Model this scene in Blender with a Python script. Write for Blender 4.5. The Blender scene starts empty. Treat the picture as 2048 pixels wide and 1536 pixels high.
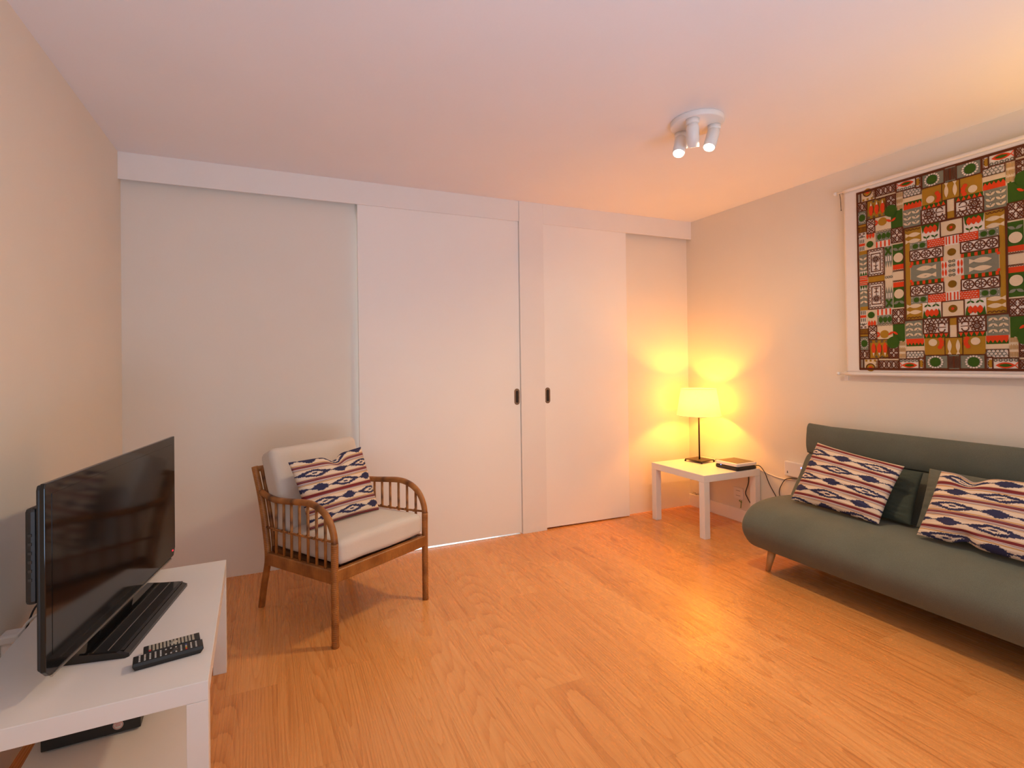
import bpy, bmesh, math, random
from mathutils import Vector, Matrix, noise
PI = math.pi
rad = math.radians
S = bpy.context.scene
COL = S.collection
random.seed(7)

# ---------------------------------------------------------------- materials
def new_mat(name):
    m = bpy.data.materials.new(name); m.use_nodes = True
    nt = m.node_tree
    return m, nt, nt.nodes['Principled BSDF']

def N(nt, typ, **kw):
    n = nt.nodes.new(typ)
    for k, v in kw.items():
        if k.startswith('i_'):
            n.inputs[k[2:]].default_value = v
        else:
            setattr(n, k, v)
    return n

def math_n(nt, op, a, b=None, c=None):
    n = nt.nodes.new('ShaderNodeMath'); n.operation = op
    for i, v in enumerate((a, b, c)):
        if v is None: continue
        if isinstance(v, (int, float)): n.inputs[i].default_value = v
        else: nt.links.new(v, n.inputs[i])
    return n.outputs[0]

def ramp(nt, fac, stops, interp='LINEAR'):
    r = nt.nodes.new('ShaderNodeValToRGB'); r.color_ramp.interpolation = interp
    e = r.color_ramp.elements
    while len(e) < len(stops): e.new(0.5)
    for el, (p, c) in zip(e, stops):
        el.position = p; el.color = (c[0], c[1], c[2], 1)
    nt.links.new(fac, r.inputs[0])
    return r.outputs[0]

def mat(name, col, rough=.5, metal=0, var=0.0, vscale=6, bump=0.0, bscale=200, spec=.5, coat=0.0, stretch=None, emit=None, estr=0):
    m, nt, b = new_mat(name)
    b.inputs['Roughness'].default_value = rough
    b.inputs['Metallic'].default_value = metal
    b.inputs['Specular IOR Level'].default_value = spec
    b.inputs['Coat Weight'].default_value = coat
    tc = N(nt, 'ShaderNodeTexCoord')
    vec = tc.outputs['Object']
    if stretch:
        mp = N(nt, 'ShaderNodeMapping'); mp.inputs['Scale'].default_value = stretch
        nt.links.new(vec, mp.inputs[0]); vec = mp.outputs[0]
    nz = N(nt, 'ShaderNodeTexNoise'); nz.inputs['Scale'].default_value = vscale; nz.inputs['Detail'].default_value = 4
    nt.links.new(vec, nz.inputs['Vector'])
    lo = [max(0, c * (1 - var)) for c in col]; hi = [min(1, c * (1 + var)) for c in col]
    nt.links.new(ramp(nt, nz.outputs[0], [(.3, lo), (.7, hi)]), b.inputs['Base Color'])
    if bump:
        n2 = N(nt, 'ShaderNodeTexNoise'); n2.inputs['Scale'].default_value = bscale; n2.inputs['Detail'].default_value = 3
        nt.links.new(vec, n2.inputs['Vector'])
        bp = N(nt, 'ShaderNodeBump'); bp.inputs['Strength'].default_value = bump; bp.inputs['Distance'].default_value = .002
        nt.links.new(n2.outputs[0], bp.inputs['Height']); nt.links.new(bp.outputs[0], b.inputs['Normal'])
    if emit:
        b.inputs['Emission Color'].default_value = (*emit, 1); b.inputs['Emission Strength'].default_value = estr
    return m

def fabric_mat(name, col, var=.12, rough=.92, wscale=900, sheen=.25):
    """woven cloth: soft colour variation and a fine cross weave bump"""
    m, nt, b = new_mat(name)
    b.inputs['Roughness'].default_value = rough; b.inputs['Specular IOR Level'].default_value = .2
    b.inputs['Sheen Weight'].default_value = sheen; b.inputs['Sheen Roughness'].default_value = .5
    b.inputs['Sheen Tint'].default_value = (min(1, col[0] * 2 + .1), min(1, col[1] * 2 + .1), min(1, col[2] * 2 + .1), 1)
    tc = N(nt, 'ShaderNodeTexCoord')
    fine = N(nt, 'ShaderNodeTexNoise'); fine.inputs['Scale'].default_value = 420; fine.inputs['Detail'].default_value = 2
    mid = N(nt, 'ShaderNodeTexNoise'); mid.inputs['Scale'].default_value = 5; mid.inputs['Detail'].default_value = 3
    nt.links.new(tc.outputs['Object'], fine.inputs['Vector']); nt.links.new(tc.outputs['Object'], mid.inputs['Vector'])
    f = math_n(nt, 'ADD', math_n(nt, 'MULTIPLY', fine.outputs[0], .6), math_n(nt, 'MULTIPLY', mid.outputs[0], .4))
    lo = [c * (1 - var) for c in col]; hi = [min(1, c * (1 + var)) for c in col]
    nt.links.new(ramp(nt, f, [(.35, lo), (.65, hi)]), b.inputs['Base Color'])
    bp = N(nt, 'ShaderNodeBump'); bp.inputs['Strength'].default_value = .25; bp.inputs['Distance'].default_value = .001
    nt.links.new(fine.outputs[0], bp.inputs['Height']); nt.links.new(bp.outputs[0], b.inputs['Normal'])
    return m

def attr_fabric(name):
    m, nt, b = new_mat(name)
    b.inputs['Roughness'].default_value = .95; b.inputs['Specular IOR Level'].default_value = .15
    a = N(nt, 'ShaderNodeAttribute', attribute_name='weave')
    nt.links.new(a.outputs['Color'], b.inputs['Base Color'])
    tc = N(nt, 'ShaderNodeTexCoord')
    fine = N(nt, 'ShaderNodeTexNoise'); fine.inputs['Scale'].default_value = 500
    nt.links.new(tc.outputs['Object'], fine.inputs['Vector'])
    bp = N(nt, 'ShaderNodeBump'); bp.inputs['Strength'].default_value = .25; bp.inputs['Distance'].default_value = .001
    nt.links.new(fine.outputs[0], bp.inputs['Height']); nt.links.new(bp.outputs[0], b.inputs['Normal'])
    return m

def rattan_mat(name, scale=130):
    """cane wrapped around a rod: bands along the object's own length (UV v = length in metres)"""
    m, nt, b = new_mat(name)
    b.inputs['Roughness'].default_value = .45
    uv = N(nt, 'ShaderNodeUVMap')
    sp = N(nt, 'ShaderNodeSeparateXYZ'); nt.links.new(uv.outputs[0], sp.inputs[0])
    w = math_n(nt, 'ABSOLUTE', math_n(nt, 'SUBTRACT', math_n(nt, 'FRACT', math_n(nt, 'MULTIPLY', sp.outputs[1], scale)), .5))
    tc = N(nt, 'ShaderNodeTexCoord')
    nz = N(nt, 'ShaderNodeTexNoise'); nz.inputs['Scale'].default_value = 14; nz.inputs['Detail'].default_value = 5
    nt.links.new(tc.outputs['Object'], nz.inputs['Vector'])
    col = ramp(nt, nz.outputs[0], [(.3, (.25, .085, .016)), (.55, (.40, .155, .034)), (.75, (.52, .22, .055))])
    mx = N(nt, 'ShaderNodeMix', data_type='RGBA', blend_type='MULTIPLY'); mx.inputs[0].default_value = 1
    nt.links.new(col, mx.inputs[6])
    nt.links.new(ramp(nt, w, [(0, (1, 1, 1)), (.36, (.95, .95, .95)), (.5, (.36, .32, .30))]), mx.inputs[7])
    nt.links.new(mx.outputs[2], b.inputs['Base Color'])
    bp = N(nt, 'ShaderNodeBump'); bp.inputs['Strength'].default_value = .6; bp.inputs['Distance'].default_value = .0015
    bp.invert = True
    nt.links.new(w, bp.inputs['Height']); nt.links.new(bp.outputs[0], b.inputs['Normal'])
    return m

def floor_mat():
    m, nt, b = new_mat('oak_laminate')
    tc = N(nt, 'ShaderNodeTexCoord'); sp = N(nt, 'ShaderNodeSeparateXYZ'); nt.links.new(tc.outputs['Object'], sp.inputs[0])
    x, y = sp.outputs[0], sp.outputs[1]
    PW, PL = .19, 1.22
    xi = math_n(nt, 'DIVIDE', x, PW); ix = math_n(nt, 'FLOOR', xi); fx = math_n(nt, 'FRACT', xi)
    w1 = N(nt, 'ShaderNodeTexWhiteNoise', noise_dimensions='1D'); nt.links.new(ix, w1.inputs['W'])
    yo = math_n(nt, 'ADD', math_n(nt, 'DIVIDE', y, PL), w1.outputs['Value'])
    iy = math_n(nt, 'FLOOR', yo); fy = math_n(nt, 'FRACT', yo)
    cid = N(nt, 'ShaderNodeCombineXYZ'); nt.links.new(ix, cid.inputs[0]); nt.links.new(iy, cid.inputs[1])
    w2 = N(nt, 'ShaderNodeTexWhiteNoise', noise_dimensions='2D'); nt.links.new(cid.outputs[0], w2.inputs['Vector'])
    pv = w2.outputs['Value']
    # grain coordinates: every plank gets its own offset
    off = math_n(nt, 'MULTIPLY', pv, 37.0)
    gx = math_n(nt, 'ADD', x, off)
    # long cathedral arcs: contour bands of a stretched noise field
    c1 = N(nt, 'ShaderNodeCombineXYZ'); nt.links.new(math_n(nt, 'MULTIPLY', gx, 4.6), c1.inputs[0]); nt.links.new(math_n(nt, 'MULTIPLY', y, .30), c1.inputs[1]); nt.links.new(off, c1.inputs[2])
    n1 = N(nt, 'ShaderNodeTexNoise'); n1.inputs['Scale'].default_value = 1.5; n1.inputs['Detail'].default_value = 0.0; n1.inputs['Roughness'].default_value = .4
    nt.links.new(c1.outputs[0], n1.inputs['Vector'])
    # fine pores
    c2 = N(nt, 'ShaderNodeCombineXYZ'); nt.links.new(math_n(nt, 'MULTIPLY', gx, 150), c2.inputs[0]); nt.links.new(math_n(nt, 'MULTIPLY', y, 2.2), c2.inputs[1]); nt.links.new(off, c2.inputs[2])
    n2 = N(nt, 'ShaderNodeTexNoise'); n2.inputs['Scale'].default_value = 1; n2.inputs['Detail'].default_value = 3
    nt.links.new(c2.outputs[0], n2.inputs['Vector'])
    wob = math_n(nt, 'ADD', math_n(nt, 'MULTIPLY', n1.outputs[0], 30), math_n(nt, 'MULTIPLY', n2.outputs[0], .22))
    saw = math_n(nt, 'FRACT', wob)
    bands = math_n(nt, 'POWER', saw, 2.2)          # each growth ring fades in and ends in a thin dark late-wood line
    bands = math_n(nt, 'SUBTRACT', 1.0, bands)
    c3 = N(nt, 'ShaderNodeCombineXYZ'); nt.links.new(math_n(nt, 'MULTIPLY', gx, 16), c3.inputs[0]); nt.links.new(math_n(nt, 'MULTIPLY', y, 1.4), c3.inputs[1]); nt.links.new(off, c3.inputs[2])
    n3 = N(nt, 'ShaderNodeTexNoise'); n3.inputs['Scale'].default_value = 1; n3.inputs['Detail'].default_value = 4
    nt.links.new(c3.outputs[0], n3.inputs['Vector'])
    # sparse dark knots
    kn = N(nt, 'ShaderNodeTexVoronoi'); kn.inputs['Scale'].default_value = 1.0
    c4 = N(nt, 'ShaderNodeCombineXYZ'); nt.links.new(math_n(nt, 'MULTIPLY', gx, 5.0), c4.inputs[0]); nt.links.new(math_n(nt, 'MULTIPLY', y, 1.9), c4.inputs[1]); nt.links.new(off, c4.inputs[2])
    nt.links.new(c4.outputs[0], kn.inputs['Vector'])
    knot = math_n(nt, 'SUBTRACT', 1.0, math_n(nt, 'SMOOTH_MIN', math_n(nt, 'MULTIPLY', kn.outputs['Distance'], 14.0), 1.0, .2))
    f = math_n(nt, 'ADD', math_n(nt, 'MULTIPLY', bands, .20), math_n(nt, 'ADD', math_n(nt, 'MULTIPLY', n2.outputs[0], .50), math_n(nt, 'MULTIPLY', n3.outputs[0], .26)))
    f = math_n(nt, 'SUBTRACT', f, math_n(nt, 'MULTIPLY', math_n(nt, 'MAXIMUM', knot, 0.0), .16))
    f = math_n(nt, 'ADD', f, math_n(nt, 'MULTIPLY', math_n(nt, 'SUBTRACT', pv, .5), .16))
    col = ramp(nt, f, [(.18, FLO[0]), (.42, FLO[1]), (.58, FLO[2]), (.8, FLO[3])])
    # joints
    ex = math_n(nt, 'MULTIPLY', math_n(nt, 'MINIMUM', fx, math_n(nt, 'SUBTRACT', 1.0, fx)), PW)
    ey = math_n(nt, 'MULTIPLY', math_n(nt, 'MINIMUM', fy, math_n(nt, 'SUBTRACT', 1.0, fy)), PL)
    j = math_n(nt, 'LESS_THAN', math_n(nt, 'MINIMUM', ex, ey), .0006)
    mx = N(nt, 'ShaderNodeMix', data_type='RGBA', blend_type='MULTIPLY'); nt.links.new(math_n(nt, 'MULTIPLY', j, .35), mx.inputs[0])
    nt.links.new(col, mx.inputs[6]); mx.inputs[7].default_value = (.35, .22, .12, 1)
    nt.links.new(mx.outputs[2], b.inputs['Base Color'])
    nt.links.new(ramp(nt, n2.outputs[0], [(.3, (.31,) * 3), (.7, (.22,) * 3)]), b.inputs['Roughness'])
    b.inputs['Specular IOR Level'].default_value = .45
    bp = N(nt, 'ShaderNodeBump'); bp.inputs['Strength'].default_value = .12; bp.inputs['Distance'].default_value = .001
    nt.links.new(n2.outputs[0], bp.inputs['Height']); nt.links.new(bp.outputs[0], b.inputs['Normal'])
    return m

FLO = [(.43, .145, .033), (.65, .258, .070), (.745, .322, .096), (.82, .390, .132)]
WALL = (.735, .70, .62)
M = dict(
    wallback=mat('white_partition_paint', (.79, .755, .69), .85, var=.012, vscale=3, bump=.12, bscale=260),
    wall=mat('white_wall_paint', WALL, .85, var=.012, vscale=3, bump=.12, bscale=260),
    ceil=mat('white_ceiling_paint', (.79, .795, .825), .9, var=.012, vscale=2, bump=.1, bscale=200),
    door=mat('white_door_lacquer', (.885, .87, .845), .55, var=.012, vscale=2, bump=.05, bscale=120, spec=.35),
    trim=mat('white_trim_paint', (.84, .815, .79), .6, var=.01, spec=.3),
    floor=floor_mat(),
    lack=mat('white_table_laminate', (.80, .785, .775), .32, var=.01, spec=.45),
    lackedge=mat('white_table_edge', (.80, .78, .765), .4, var=.01),
    shade=None,
    black=mat('black_plastic', (.014, .013, .013), .42, var=.15),
    gloss=mat('glossy_black_plastic', (.008, .0075, .0075), .08, var=.1, spec=.5),
    screen=mat('dark_screen_glass', (.006, .0055, .006), .10, var=.1, spec=.55),
    darkgrey=mat('dark_grey_plastic', (.04, .037, .036), .45, var=.15),
    silver=mat('silver_strip', (.45, .42, .38), .35, metal=.8, var=.1),
    metalblack=mat('dark_bronze_metal', (.028, .023, .019), .4, metal=.6, var=.2),
    bronze=mat('brushed_bronze', (.25, .165, .105), .45, metal=.35, var=.15, vscale=40),
    bronzedark=mat('dark_recess', (.035, .027, .022), .5, metal=.5, var=.2),
    rattan=rattan_mat('wrapped_rattan', 115),
    rod=rattan_mat('smooth_rattan_rod', 5),
    cream=fabric_mat('cream_cotton', (.63, .575, .52), .05, sheen=.15),
    sofa=fabric_mat('sage_green_fabric', (.124, .133, .108), .16, sheen=.35),
    pgreen=fabric_mat('dark_green_fabric', (.056, .068, .053), .16, sheen=.25),
    legwood=mat('light_beech_wood', (.52, .27, .095), .45, var=.2, vscale=10, stretch=(6, 6, 1)),
    ikat=attr_fabric('ikat_cotton'),
    cloth=fabric_mat('white_linen', (.74, .71, .68), .03, sheen=.1),
    white=mat('white_plastic', (.78, .76, .74), .4, var=.01),
    olive=mat('olive_grey_lid', (.11, .10, .07), .5, var=.1),
    grey=mat('grey_collar', (.42, .41, .40), .5, var=.03),
    whitewire=mat('white_cable', (.72, .68, .62), .5, var=.02),
    blackwire=mat('black_cable', (.012, .011, .011), .5, var=.1),
    greenwire=mat('green_yellow_wire', (.14, .24, .05), .5, var=.3, vscale=60),
    led=mat('blue_led', (.1, .15, .6), .4, emit=(.22, .32, 1), estr=4),
    redled=mat('red_led', (.5, .02, .03), .4, emit=(1, .03, .06), estr=1.2),
    lens=mat('lit_lamp_lens', (1, .95, .9), .3, emit=(1, .86, .66), estr=12),
    keyw=mat('white_key', (.62, .60, .57), .5, var=.03), keyr=mat('red_key', (.62, .05, .04), .5),
    keyy=mat('yellow_key', (.8, .5, .04), .5), keyg=mat('pale_key', (.45, .42, .34), .5), keyb=mat('blue_key', (.06, .1, .3), .5),
    sticker=mat('white_sticker', (.70, .66, .62), .5), stickred=mat('red_sticker_print', (.55, .06, .05), .5),
    flake=mat('peeled_paint_plaster', (.42, .34, .22), .9, var=.5, vscale=90),
    reflector=mat('white_reflector_strip', (.85, .85, .85), .18, spec=.6),
)

def shade_mat():
    m = bpy.data.materials.new('lamp_shade_cloth'); m.use_nodes = True
    nt = m.node_tree; nt.nodes.clear()
    out = N(nt, 'ShaderNodeOutputMaterial'); mix = N(nt, 'ShaderNodeMixShader'); mix.inputs[0].default_value = .5
    d = N(nt, 'ShaderNodeBsdfDiffuse'); t = N(nt, 'ShaderNodeBsdfTranslucent')
    tc = N(nt, 'ShaderNodeTexCoord'); nz = N(nt, 'ShaderNodeTexNoise'); nz.inputs['Scale'].default_value = 180
    nt.links.new(tc.outputs['Object'], nz.inputs['Vector'])
    c = ramp(nt, nz.outputs[0], [(.3, (.80, .76, .64)), (.7, (.86, .82, .70))])
    nt.links.new(c, d.inputs[0]); nt.links.new(c, t.inputs[0])
    nt.links.new(d.outputs[0], mix.inputs[1]); nt.links.new(t.outputs[0], mix.inputs[2]); nt.links.new(mix.outputs[0], out.inputs[0])
    return m
M['shade'] = shade_mat()

# ---------------------------------------------------------------- object helpers
def tag(o, label=None, cat=None, group=None, kind=None):
    if label: o['label'] = label
    if cat: o['category'] = cat
    if group: o['group'] = group
    if kind: o['kind'] = kind
    return o

def thing(name, label, cat, loc=(0, 0, 0), rz=0, group=None):
    o = bpy.data.objects.new(name, None); COL.objects.link(o)
    o.location = loc; o.rotation_euler = (0, 0, rz); o.empty_display_size = .05
    return tag(o, label, cat, group)

def obj(name, bm, m, parent=None, smooth=False, loc=None, bevel=0, rz=0):
    me = bpy.data.meshes.new(name)
    bmesh.ops.recalc_face_normals(bm, faces=bm.faces[:])
    if loc is not None:
        bmesh.ops.translate(bm, verts=bm.verts[:], vec=-Vector(loc))
    bm.to_mesh(me); bm.free()
    for mm in (m if isinstance(m, (list, tuple)) else [m]): me.materials.append(mm)
    if smooth:
        for p in me.polygons: p.use_smooth = True
    o = bpy.data.objects.new(name, me); COL.objects.link(o)
    if loc is not None: o.location = loc
    if parent: o.parent = parent
    if bevel:
        b = o.modifiers.new('bevel', 'BEVEL'); b.width = bevel; b.segments = 2; b.limit_method = 'ANGLE'
        b.harden_normals = False
    return o

def box(bm, x0, x1, y0, y1, z0, z1, mi=0):
    v = [bm.verts.new((x, y, z)) for x in (x0, x1) for y in (y0, y1) for z in (z0, z1)]
    for f in ((0, 1, 3, 2), (4, 6, 7, 5), (0, 4, 5, 1), (2, 3, 7, 6), (0, 2, 6, 4), (1, 5, 7, 3)):
        fc = bm.faces.new([v[i] for i in f]); fc.material_index = mi
    return v

def B(x0, x1, y0, y1, z0, z1):
    bm = bmesh.new(); box(bm, x0, x1, y0, y1, z0, z1); return bm

def smooth_path(pts, n=6):
    P = [Vector(p) for p in pts]
    if len(P) < 3: return P
    out = []
    for i in range(len(P) - 1):
        p0 = P[max(i - 1, 0)]; p1 = P[i]; p2 = P[i + 1]; p3 = P[min(i + 2, len(P) - 1)]
        for k in range(n):
            t = k / n
            out.append(.5 * ((2 * p1) + (p2 - p0) * t + (2 * p0 - 5 * p1 + 4 * p2 - p3) * t * t + (3 * p1 - p0 - 3 * p2 + p3) * t ** 3))
    out.append(P[-1]); return out

def tube(bm, pts, r, seg=10, sm=6, r2=None, cap=True, mi=0):
    """rod along a path; UV v runs along the length in metres"""
    P = smooth_path(pts, sm) if sm else [Vector(p) for p in pts]
    uvl = bm.loops.layers.uv.verify()
    rings = []; L = [0]
    for i in range(1, len(P)): L.append(L[-1] + (P[i] - P[i - 1]).length)
    prev = None
    for i, p in enumerate(P):
        t = (P[min(i + 1, len(P) - 1)] - P[max(i - 1, 0)]).normalized()
        if prev is None:
            a = t.orthogonal().normalized()
        else:
            a = (prev - t * prev.dot(t)).normalized()
        prev = a; b = t.cross(a)
        rr = r if r2 is None else r + (r2 - r) * L[i] / max(L[-1], 1e-9)
        rings.append([bm.verts.new(p + (a * math.cos(2 * PI * k / seg) + b * math.sin(2 * PI * k / seg)) * rr) for k in range(seg)])
    for i in range(len(rings) - 1):
        for k in range(seg):
            f = bm.faces.new((rings[i][k], rings[i][(k + 1) % seg], rings[i + 1][(k + 1) % seg], rings[i + 1][k]))
            f.smooth = True; f.material_index = mi
            for lp, (kk, ii) in zip(f.loops, ((k, i), (k + 1, i), (k + 1, i + 1), (k, i + 1))):
                lp[uvl].uv = (kk / seg, L[ii])
    if cap:
        for r_ in (rings[0][::-1], rings[-1]):
            f = bm.faces.new(r_); f.material_index = mi
    return bm

def T(pts, r, **k):
    bm = bmesh.new(); tube(bm, pts, r, **k); return bm

def lathe(bm, prof, seg=32, axis=Vector((0, 0, 1)), origin=Vector((0, 0, 0)), mi=0, close=False):
    """prof: (radius, height) pairs revolved about axis"""
    axis = Vector(axis).normalized(); a = axis.orthogonal().normalized(); b = axis.cross(a)
    rings = []
    for r, h in prof:
        if r < 1e-6: rings.append([bm.verts.new(origin + axis * h)])
        else: rings.append([bm.verts.new(origin + axis * h + (a * math.cos(2 * PI * k / seg) + b * math.sin(2 * PI * k / seg)) * r) for k in range(seg)])
    for i in range(len(rings) - 1):
        A, Bq = rings[i], rings[i + 1]
        for k in range(seg):
            k2 = (k + 1) % seg
            if len(A) == 1 and len(Bq) == 1: continue
            if len(A) == 1: f = bm.faces.new((A[0], Bq[k], Bq[k2]))
            elif len(Bq) == 1: f = bm.faces.new((A[k], A[k2], Bq[0]))
            else: f = bm.faces.new((A[k], A[k2], Bq[k2], Bq[k]))
            f.smooth = True; f.material_index = mi
    return bm

def rounded_box(hx, hy, hz, r, n=10, bulge=0.0, wob=0.0, seed=0):
    bm = bmesh.new()
    bmesh.ops.create_cube(bm, size=2)
    bmesh.ops.subdivide_edges(bm, edges=bm.edges[:], cuts=n, use_grid_fill=True)
    for v in bm.verts:
        # concentrate the grid towards the edges
        q = Vector([math.copysign(abs(c) ** .7, c) for c in v.co])
        p = Vector((q.x * hx, q.y * hy, q.z * hz))
        inner = Vector([max(-(h - r), min(h - r, c)) for c, h in zip(p, (hx, hy, hz))])
        d = p - inner
        p2 = inner + (d.normalized() * r if d.length > 1e-9 else Vector())
        fx, fy = p2.x / hx, p2.y / hy
        p2.z += bulge * (1 - fx * fx) * (1 - fy * fy) * (1 if p2.z > 0 else -.3)
        if wob:
            p2 += noise.noise_vector(p2 * 9 + Vector((seed, seed * 2, 0))) * wob
        v.co = p2
    for f in bm.faces: f.smooth = True
    return bm

def loft(sections, cap=True):
    bm = bmesh.new()
    R = [[bm.verts.new(p) for p in s] for s in sections]
    n = len(R[0])
    for i in range(len(R) - 1):
        for k in range(n):
            f = bm.faces.new((R[i][k], R[i][(k + 1) % n], R[i + 1][(k + 1) % n], R[i + 1][k])); f.smooth = True
    if cap:
        for r_ in (R[0], R[-1][::-1]):
            f = bm.faces.new(r_); f.smooth = True
    return bm

def struct(name, bm, m, **k):
    o = obj(name, bm, m, **k); o['kind'] = 'structure'; return o

# ---------------------------------------------------------------- room
XL, XR, YB, YP, YD, H = -.787, 3.336, 3.482, 3.423, 3.434, 2.464
YF = -.85; ZP = 2.312
struct('floor', B(XL - .1, XR + .1, YF - .1, 4.9, -.08, 0), M['floor'])
struct('ceiling', B(XL - .1, XR + .1, YF - .1, YB + .12, H, H + .08), M['ceil'])
struct('wall_left', B(XL - .1, XL, YF, YB + .12, 0, H), M['wall'])
wr = struct('wall_right', B(XR, XR + .1, YF, YB + .12, 0, H), M['wall'])
# back wall with the doorway that the wide sliding door closes
bm = bmesh.new()
OX0, OX1, OZ = .545, 1.66, 2.25
box(bm, XL, OX0, YB, YB + .12, 0, H); box(bm, OX1, XR, YB, YB + .12, 0, H); box(bm, OX0, OX1, YB, YB + .12, OZ, H)
struct('wall_back', bm, M['wallback'])
# unseen wall behind the camera; its tall window is shaped to pass the fill
bm = bmesh.new(); WX0, WX1, WZ0, WZ1 = -.55, 2.25, .02, 2.25
box(bm, XL, WX0, YF - .1, YF, 0, H); box(bm, WX1, XR, YF - .1, YF, 0, H)
box(bm, WX0, WX1, YF - .1, YF, WZ1, H)
struct('wall_front', bm, M['wall'])
bm = bmesh.new()
for a in ((WX0, WX0 + .05), ((WX0 + WX1) / 2 - .025, (WX0 + WX1) / 2 + .025), (WX1 - .05, WX1)): box(bm, a[0], a[1], YF - .08, YF - .03, WZ0, WZ1)
for a in ((WZ0, WZ0 + .05), (WZ1 - .05, WZ1)): box(bm, WX0 + .05, WX1 - .05, YF - .08, YF - .03, *a)
struct('window_1', bm, M['trim'])

# sliding doors, their pelmets and the post between them
def door(name, x0, x1, hx, zb):
    bm = bmesh.new()
    for v in box(bm, x0, x1, YD, YD + .0245, zb, ZP + .03):
        if v.co.z < .1 and v.co.x > x0 + .1: v.co.z -= .007      # hangs a touch out of level
    d = struct(name, bm, M['door'], bevel=.0015)
    # flush pull: an oblong plate with a sunk slot
    def oblong(w, h, y0, y1):
        b2 = bmesh.new(); n = 12; pts = []
        for k in range(n + 1): pts.append((w * math.cos(PI * k / n), h - w + w * math.sin(PI * k / n)))
        for k in range(n + 1): pts.append((-w * math.cos(PI * k / n), -(h - w) - w * math.sin(PI * k / n)))
        A = [b2.verts.new((hx + p[0], y0, 1.013 + p[1])) for p in pts]; Bv = [b2.verts.new((hx + p[0], y1, 1.013 + p[1])) for p in pts]
        for k in range(len(pts)): b2.faces.new((A[k], A[(k + 1) % len(pts)], Bv[(k + 1) % len(pts)], Bv[k]))
        b2.faces.new(A); b2.faces.new(Bv[::-1]); return b2
    h = obj('handle', oblong(.0215, .060, YD - .003, YD + .001), M['bronze'], d, bevel=.001)
    obj('finger_slot', oblong(.0105, .045, YD - .0036, YD - .0028), M['bronzedark'], h)
    return d
door('door_1', .506, 1.6725, 1.645, .016)
door('door_2', 1.8785, 2.650, 1.903, .013)
struct('trim_1', B(XL, 1.6735, YP, YP + .009, ZP, H), M['trim'], bevel=.001)
struct('trim_2', B(1.8785, XR, YP, YP + .009, ZP, H), M['trim'], bevel=.001)
struct('trim_3', B(1.6755, 1.8770, YP - .002, YB, 0, H), M['trim'], bevel=.0012)
struct('baseboard_right', B(XR - .012, XR, YF, YB, 0, .1), M['trim'], bevel=.002)
struct('slit_reflector', B(OX0 + .003, OX1, YD - .002, YB + .14, 0, .003), M['reflector'])  # glossy white strip added to reflect next-room light and whiten the door slit

# ---------------------------------------------------------------- low white tables
def lack(name, label, L, W, loc, rz, shelf=None):
    t = thing(name, label, 'table', loc, rz)
    obj('tabletop', B(-L / 2, L / 2, -W / 2, W / 2, .40, .45), M['lack'], t, bevel=.0015)
    for sx in (-1, 1):
        for sy in (-1, 1):
            x, y = sx * (L / 2 - .025), sy * (W / 2 - .025)
            obj('leg', B(x - .025, x + .025, y - .025, y + .025, 0, .3995), M['lackedge'], t, bevel=.0015)
    if shelf: obj('shelf', B(-L / 2 + .052, L / 2 - .052, -W / 2 + .052, W / 2 - .052, shelf - .018, shelf), M['lack'], t, bevel=.001)
    return t
lack('side_table', 'square white side table standing in the corner under the lit lamp', .55, .55, (3.052, 3.038, 0), 0)
lack('tv_table', 'long low white table with a shelf under the black television', .545, .92, (-.452, 1.992, 0), rad(1.75), .14)

# ---------------------------------------------------------------- television
d = Vector((.081, .479, 0)).normalized(); TVR = math.atan2(-d.x, d.y)   # local +y runs along the set, +x faces the room
tv = thing('television', 'black flat-screen television on a stand, on the low white table', 'television', (-.377 - .08 * d.y, 2.0 + .08 * d.x, .45), TVR)
Y0, Y1, Z0, Z1 = -.408, .458, .052, .534
def prism_yz(pts, x0, x1):
    b2 = bmesh.new(); A = [b2.verts.new((x0, p[0], p[1])) for p in pts]; Bv = [b2.verts.new((x1, p[0], p[1])) for p in pts]
    n = len(pts)
    for k in range(n): b2.faces.new((A[k], A[(k + 1) % n], Bv[(k + 1) % n], Bv[k]))
    b2.faces.new(A[::-1]); b2.faces.new(Bv); return b2
c = .018
ofs = lambda i: [(Y0 + i + c, Z0 + i), (Y1 - i - c, Z0 + i), (Y1 - i, Z0 + i + c * 1.6), (Y1 - i, Z1 - i), (Y0 + i + .004, Z1 - i), (Y0 + i, Z1 - i - .012), (Y0 + i, Z0 + i + c)]
obj('bezel', prism_yz(ofs(0), -.012, .0), M['gloss'], tv, bevel=.002)
obj('rear_housing', prism_yz(ofs(.004), -.022, -.0125), M['black'], tv, bevel=.004)
obj('rear_hump', prism_yz([(Y0 + .005, .235), (Y1 - .06, .235), (Y1 - .06, .475), (Y0 + .005, .475)], -.048, -.0225), M['black'], tv, bevel=.010)
sc = obj('screen', B(-.001, .0008, Y0 + .028, Y1 - .028, Z0 + .046, Z1 - .030), M['screen'], tv)
# speaker lip under the picture with its fine silver line
obj('speaker_strip', B(-.002, .003, Y0 + .02, Y1 - .05, Z0 - .004, Z0 + .001), M['silver'], tv)
obj('power_light', B(.0, .0022, Y1 - .034, Y1 - .026, Z0 + .022, Z0 + .027), M['redled'], tv)
bm = bmesh.new()
for k in range(6): box(bm, -.0385, -.0305, Y0 + .0035, Y0 + .010, .405 - k * .022, .412 - k * .022)
obj('side_button', bm, M['darkgrey'], tv)
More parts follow.
